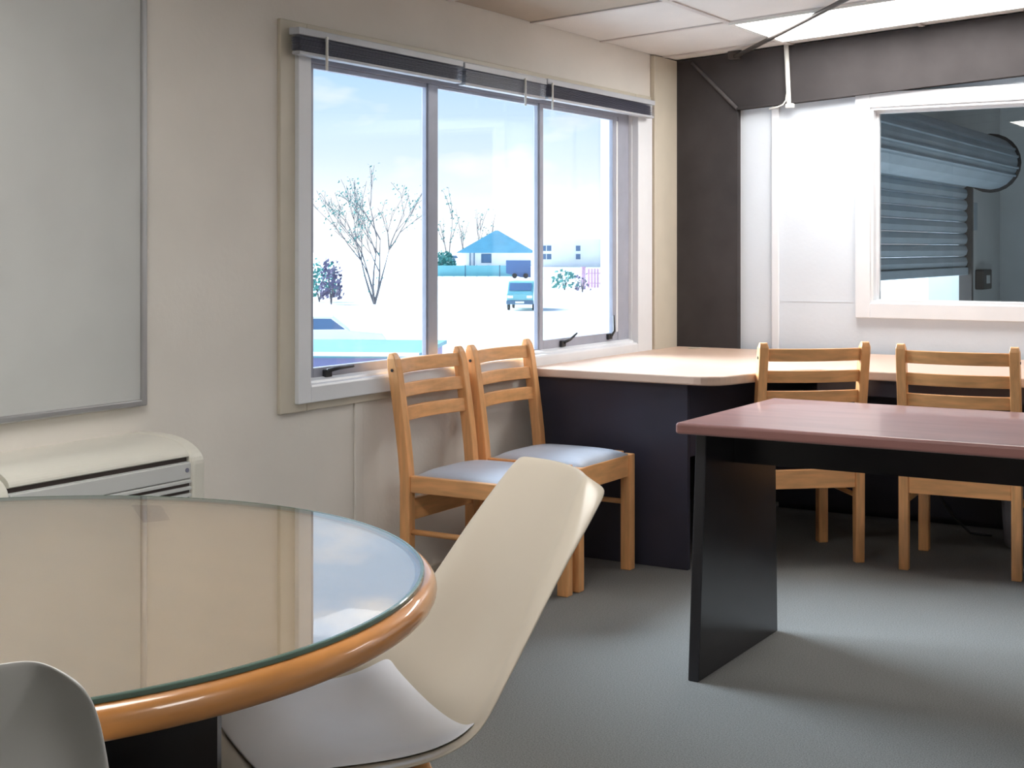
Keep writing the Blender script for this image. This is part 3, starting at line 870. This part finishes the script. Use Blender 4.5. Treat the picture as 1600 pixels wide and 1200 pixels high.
# vehicles
def car(name, loc, rz, paint, prof_body, prof_glass, wdt, wheels, label, cat):
    c = empty(name, loc, rz, label=label, cat=cat)
    obj('car_body', prism(prof_body, 1, -wdt / 2, wdt / 2), paint, c, bevel=0.06, seg=3)
    obj('side_windows', prism(prof_glass, 1, -wdt / 2 - 0.012, wdt / 2 + 0.012), 'xglass', c, bevel=0.02)
    for x in wheels:
        for s in (-1, 1):
            obj('wheel', prism([(x + .31 * math.cos(a * PI / 8), .31 + .31 * math.sin(a * PI / 8)) for a in range(16)], 1, s * wdt / 2 - 0.1 * s, s * (wdt / 2 + 0.03)), 'tyre', c, bevel=0.02)
    return c
vb = [(-2.1, 0.35), (2.1, 0.35), (2.12, 0.95), (1.95, 1.08), (1.40, 1.55), (1.25, 1.63), (-1.95, 1.63), (-2.1, 1.5)]
vg = [(-1.8, 1.08), (1.4, 1.08), (1.1, 1.48), (-1.8, 1.48)]
vn = car('parked_van', yard(0.66, 81), YAW - math.radians(96), 'van', vb, vg, 1.5, (-1.35, 1.3), 'aqua van parked facing the window, beside the middle mullion', 'van')
obj('windscreen', prism([(1.90, 1.12), (1.46, 1.52), (1.48, 1.54), (1.94, 1.14)], 1, -0.62, 0.62), 'xglass', vn)
obj('bumper', boxes(((2.05, -0.76, 0.36), (2.2, 0.76, 0.58))), 'xpost', vn, bevel=0.03)
for s in (-0.54, 0.54):
    obj('headlamp', boxes(((2.09, s - 0.16, 0.70), (2.15, s + 0.16, 0.86))), 'xwall', vn, bevel=0.02)
obj('number_plate', boxes(((2.2, -0.25, 0.42), (2.21, 0.25, 0.53))), 'xwall', vn)
cb_ = [(-2.1, 0.3), (2.1, 0.3), (2.15, 0.62), (2.0, 0.82), (1.0, 0.92), (0.45, 1.36), (-1.0, 1.38), (-1.7, 0.95), (-2.1, 0.88)]
cg_ = [(-1.4, 0.95), (0.85, 0.95), (0.40, 1.29), (-0.95, 1.31)]
car('parked_car', yard(-6.2, 45), YAW + math.radians(8), 'xwall', cb_, cg_, 1.7, (-1.3, 1.3), 'white car with dark windows parked at the left edge of the yard', 'car')

# low flat-roofed garage close below the window
gg = empty('flat_roof_garage', yard(-4.6, 16.9), YAW + math.radians(-5), label='low flat-roofed garage with aqua roof and lilac wall just outside', cat='garage')
obj('garage_wall', boxes(((-3.4, 0.05, 0), (3.45, 2.5, 2.20))), 'xlilac', gg)
obj('roof_sheet', boxes(((-3.5, 0.0, 2.20), (3.5, 2.6, 2.25))), 'xaqua', gg)
obj('fascia', boxes(((-3.52, -0.03, 2.225), (3.52, 0.0, 2.27))), 'xwall', gg)

# trees
def branch_tree(name, loc, h, stems, label, seed, spread=0.35, leaves=120, leafm='leaf', r0=0.09, depth=3, leaf_size=0.16, wide=0.7):
    rnd = random.Random(seed)
    root = empty(name, loc, 0, label=label, cat='tree')
    bm = bmesh.new(); lf = bmesh.new()
    tips = []
    def grow(p, d, ln, r, lev):
        pts, rad = [p], [r]
        q = p
        for k in range(4):
            d = (d + Vector((rnd.uniform(-.12, .12), rnd.uniform(-.12, .12), rnd.uniform(-.02, .10)))).normalized()
            q = q + d * ln / 4
            pts.append(q); rad.append(max(0.012, r * (1 - 0.2 * (k + 1))))
        tube_into(bm, pts, rad, 5, caps=False)
        for s in pts[1:]:
            tips.append((s, lev))
        if lev < depth:
            for k in range(rnd.choice((2, 3, 3))):
                b = pts[rnd.choice((2, 3, 4))]
                nd = (d + Vector((rnd.uniform(-1, 1), rnd.uniform(-1, 1), rnd.uniform(-.2, .5))) * wide).normalized()
                grow(b, nd, ln * rnd.uniform(.5, .75), r * 0.5, lev + 1)
    for s in range(stems):
        a = 2 * PI * s / max(1, stems) + rnd.uniform(-.4, .4)
        grow(Vector((0, 0, 0)), Vector((math.cos(a) * spread, math.sin(a) * spread, 1)).normalized(), h * rnd.uniform(.5, .65), r0, 0)
    for k in range(leaves):
        p, lev = rnd.choice(tips)
        p = p + Vector((rnd.gauss(0, .2), rnd.gauss(0, .2), rnd.gauss(0, .2)))
        n = Vector((rnd.gauss(0, 1), rnd.gauss(0, 1), rnd.gauss(0, 1))).normalized()
        u = n.orthogonal().normalized() * leaf_size * rnd.uniform(.5, 1.2); v = n.cross(u) * 0.6
        lf.faces.new([lf.verts.new(p + w2) for w2 in (-u, v * .7, u, -v * .7)])
    obj('branches', bm, 'bark', root)
    f = obj('leaves', lf, leafm, root); f['kind'] = 'stuff'
    return root
branch_tree('bare_tree', yard(-8.6, 88), 7.2, 5, 'bare multi-stemmed tree in the left pane of the window', 3, 0.42, 800, r0=0.085, leaf_size=0.10)
for i, (px, h, seed, lab) in enumerate(((-13.6, 17.0, 11, 'tall slender tree behind the fence, tallest of the far trees'), (-10.6, 11.5, 12, 'slim far tree next to the tallest one'),
                                   (-7.6, 13.0, 13, 'slim far tree rising over the left slope of the blue roof'), (-4.9, 11.5, 17, 'slim far tree behind the blue roof ridge'))):
    branch_tree('slender_tree', yard(px, 300 + 5 * i), h, 2, lab, seed, 0.03, 40 if i else 150, r0=0.15, depth=1, leaf_size=0.30, wide=0.28)['group'] = 'slender trees behind the far house'
branch_tree('bare_tree', yard(21.0, 260), 9.0, 3, 'small bare tree at the right edge of the window view', 21, 0.25, 50, r0=0.14, depth=2, leaf_size=0.4)

def shrub(loc, rx, rz_, n, m, label, seed, size=0.16, name='shrub'):
    rnd = random.Random(seed)
    root = empty(name, loc, 0, label=label, cat='shrub')
    lf = bmesh.new()
    for k in range(n):
        a, b, r = rnd.uniform(0, 2 * PI), rnd.uniform(0, 1), rnd.uniform(.55, 1) 
        p = Vector((math.cos(a) * rx * r * math.sqrt(1 - b * b * .8), math.sin(a) * rx * r * math.sqrt(1 - b * b * .8), rz_ * (0.12 + 0.88 * b * r)))
        nn = Vector((rnd.gauss(0, 1), rnd.gauss(0, 1), rnd.gauss(0, 1))).normalized()
        u = nn.orthogonal().normalized() * size * rnd.uniform(.6, 1.3); v = nn.cross(u) * .7
        lf.faces.new([lf.verts.new(p + w2) for w2 in (-u, -v, u, v)])
    f = obj('leaves', lf, m, root); f['kind'] = 'stuff'
    st = bmesh.new()
    for k in range(4):
        a = k * 1.6
        tube_into(st, [(0, 0, 0), (math.cos(a) * rx * .3, math.sin(a) * rx * .3, rz_ * .6)], [.05, .02], 5)
    obj('stems', st, 'bark', root)
    return root
shrub(yard(-12.6, 92), 1.5, 2.9, 420, 'leaf', 'rounded green shrub at the left edge of the window', 31)
shrub(yard(-11.3, 88), 0.8, 3.0, 260, 'leafp', 'plum coloured shrub beside the green one at the left', 32)
shrub(yard(-11.0, 215), 2.6, 3.2, 700, 'leaf', 'dark green shrub behind the left end of the fence', 33, 0.3)
shrub(yard(4.4, 118), 1.3, 1.8, 110, 'leaf', 'low pale shrub seen in the right pane', 34, 0.2)
shrub(yard(5.6, 112), 0.7, 1.7, 60, 'leafp', 'thin twiggy shrub in the right pane before the pink post', 35, 0.14)

# long white block far right, with window bands
bk = empty('white_building', yard(13.5, 262), YAW, label='long white two-storey building with window bands in the right pane', cat='building')
obj('building_wall', boxes(((-9.5, 0, 0), (9.5, 8, 5.2))), 'xwall', bk)
for z in (1.45, 3.0):
    for x in (-7.6, -6.6, -1.2, 4.6, 5.7, 6.8):
        f = obj('window', boxes(((x - .42, -0.08, z), (x + .42, 0, z + 1.0))), 'xpost', bk)
        obj('pane', boxes(((x - .36, -0.11, z + .08), (x + .36, -0.08, z + .92))), 'xglass', f)
gp = empty('gate_post', yard(6.1, 120), YAW, label='faded pink gate post in the right pane', cat='post')
obj('post', boxes(((-0.17, -0.17, 0), (0.17, 0.17, 1.85))), 'xpink', gp, bevel=0.03)
obj('post_cap', boxes(((-0.2, -0.2, 1.85), (0.2, 0.2, 1.93))), 'xpink', gp)
pk = empty('paling_fence', yard(8.3, 121), YAW, label='low faded pink paling fence beside the gate post', cat='fence')
me = None
for k in range(14):
    if me is None:
        s = obj('paling', boxes(((-0.09, 0, 0.1), (0.09, 0.03, 1.75))), 'xpink', pk, loc=(-1.7 + .26 * k, 0, 0)); me = s.data
    else:
        obj('paling', me, None, pk, loc=(-1.7 + .26 * k, 0, 0))
obj('fence_rail', boxes(((-1.85, 0.03, 0.45), (1.85, 0.08, 0.55)), ((-1.85, 0.03, 1.3), (1.85, 0.08, 1.4))), 'xpink', pk)
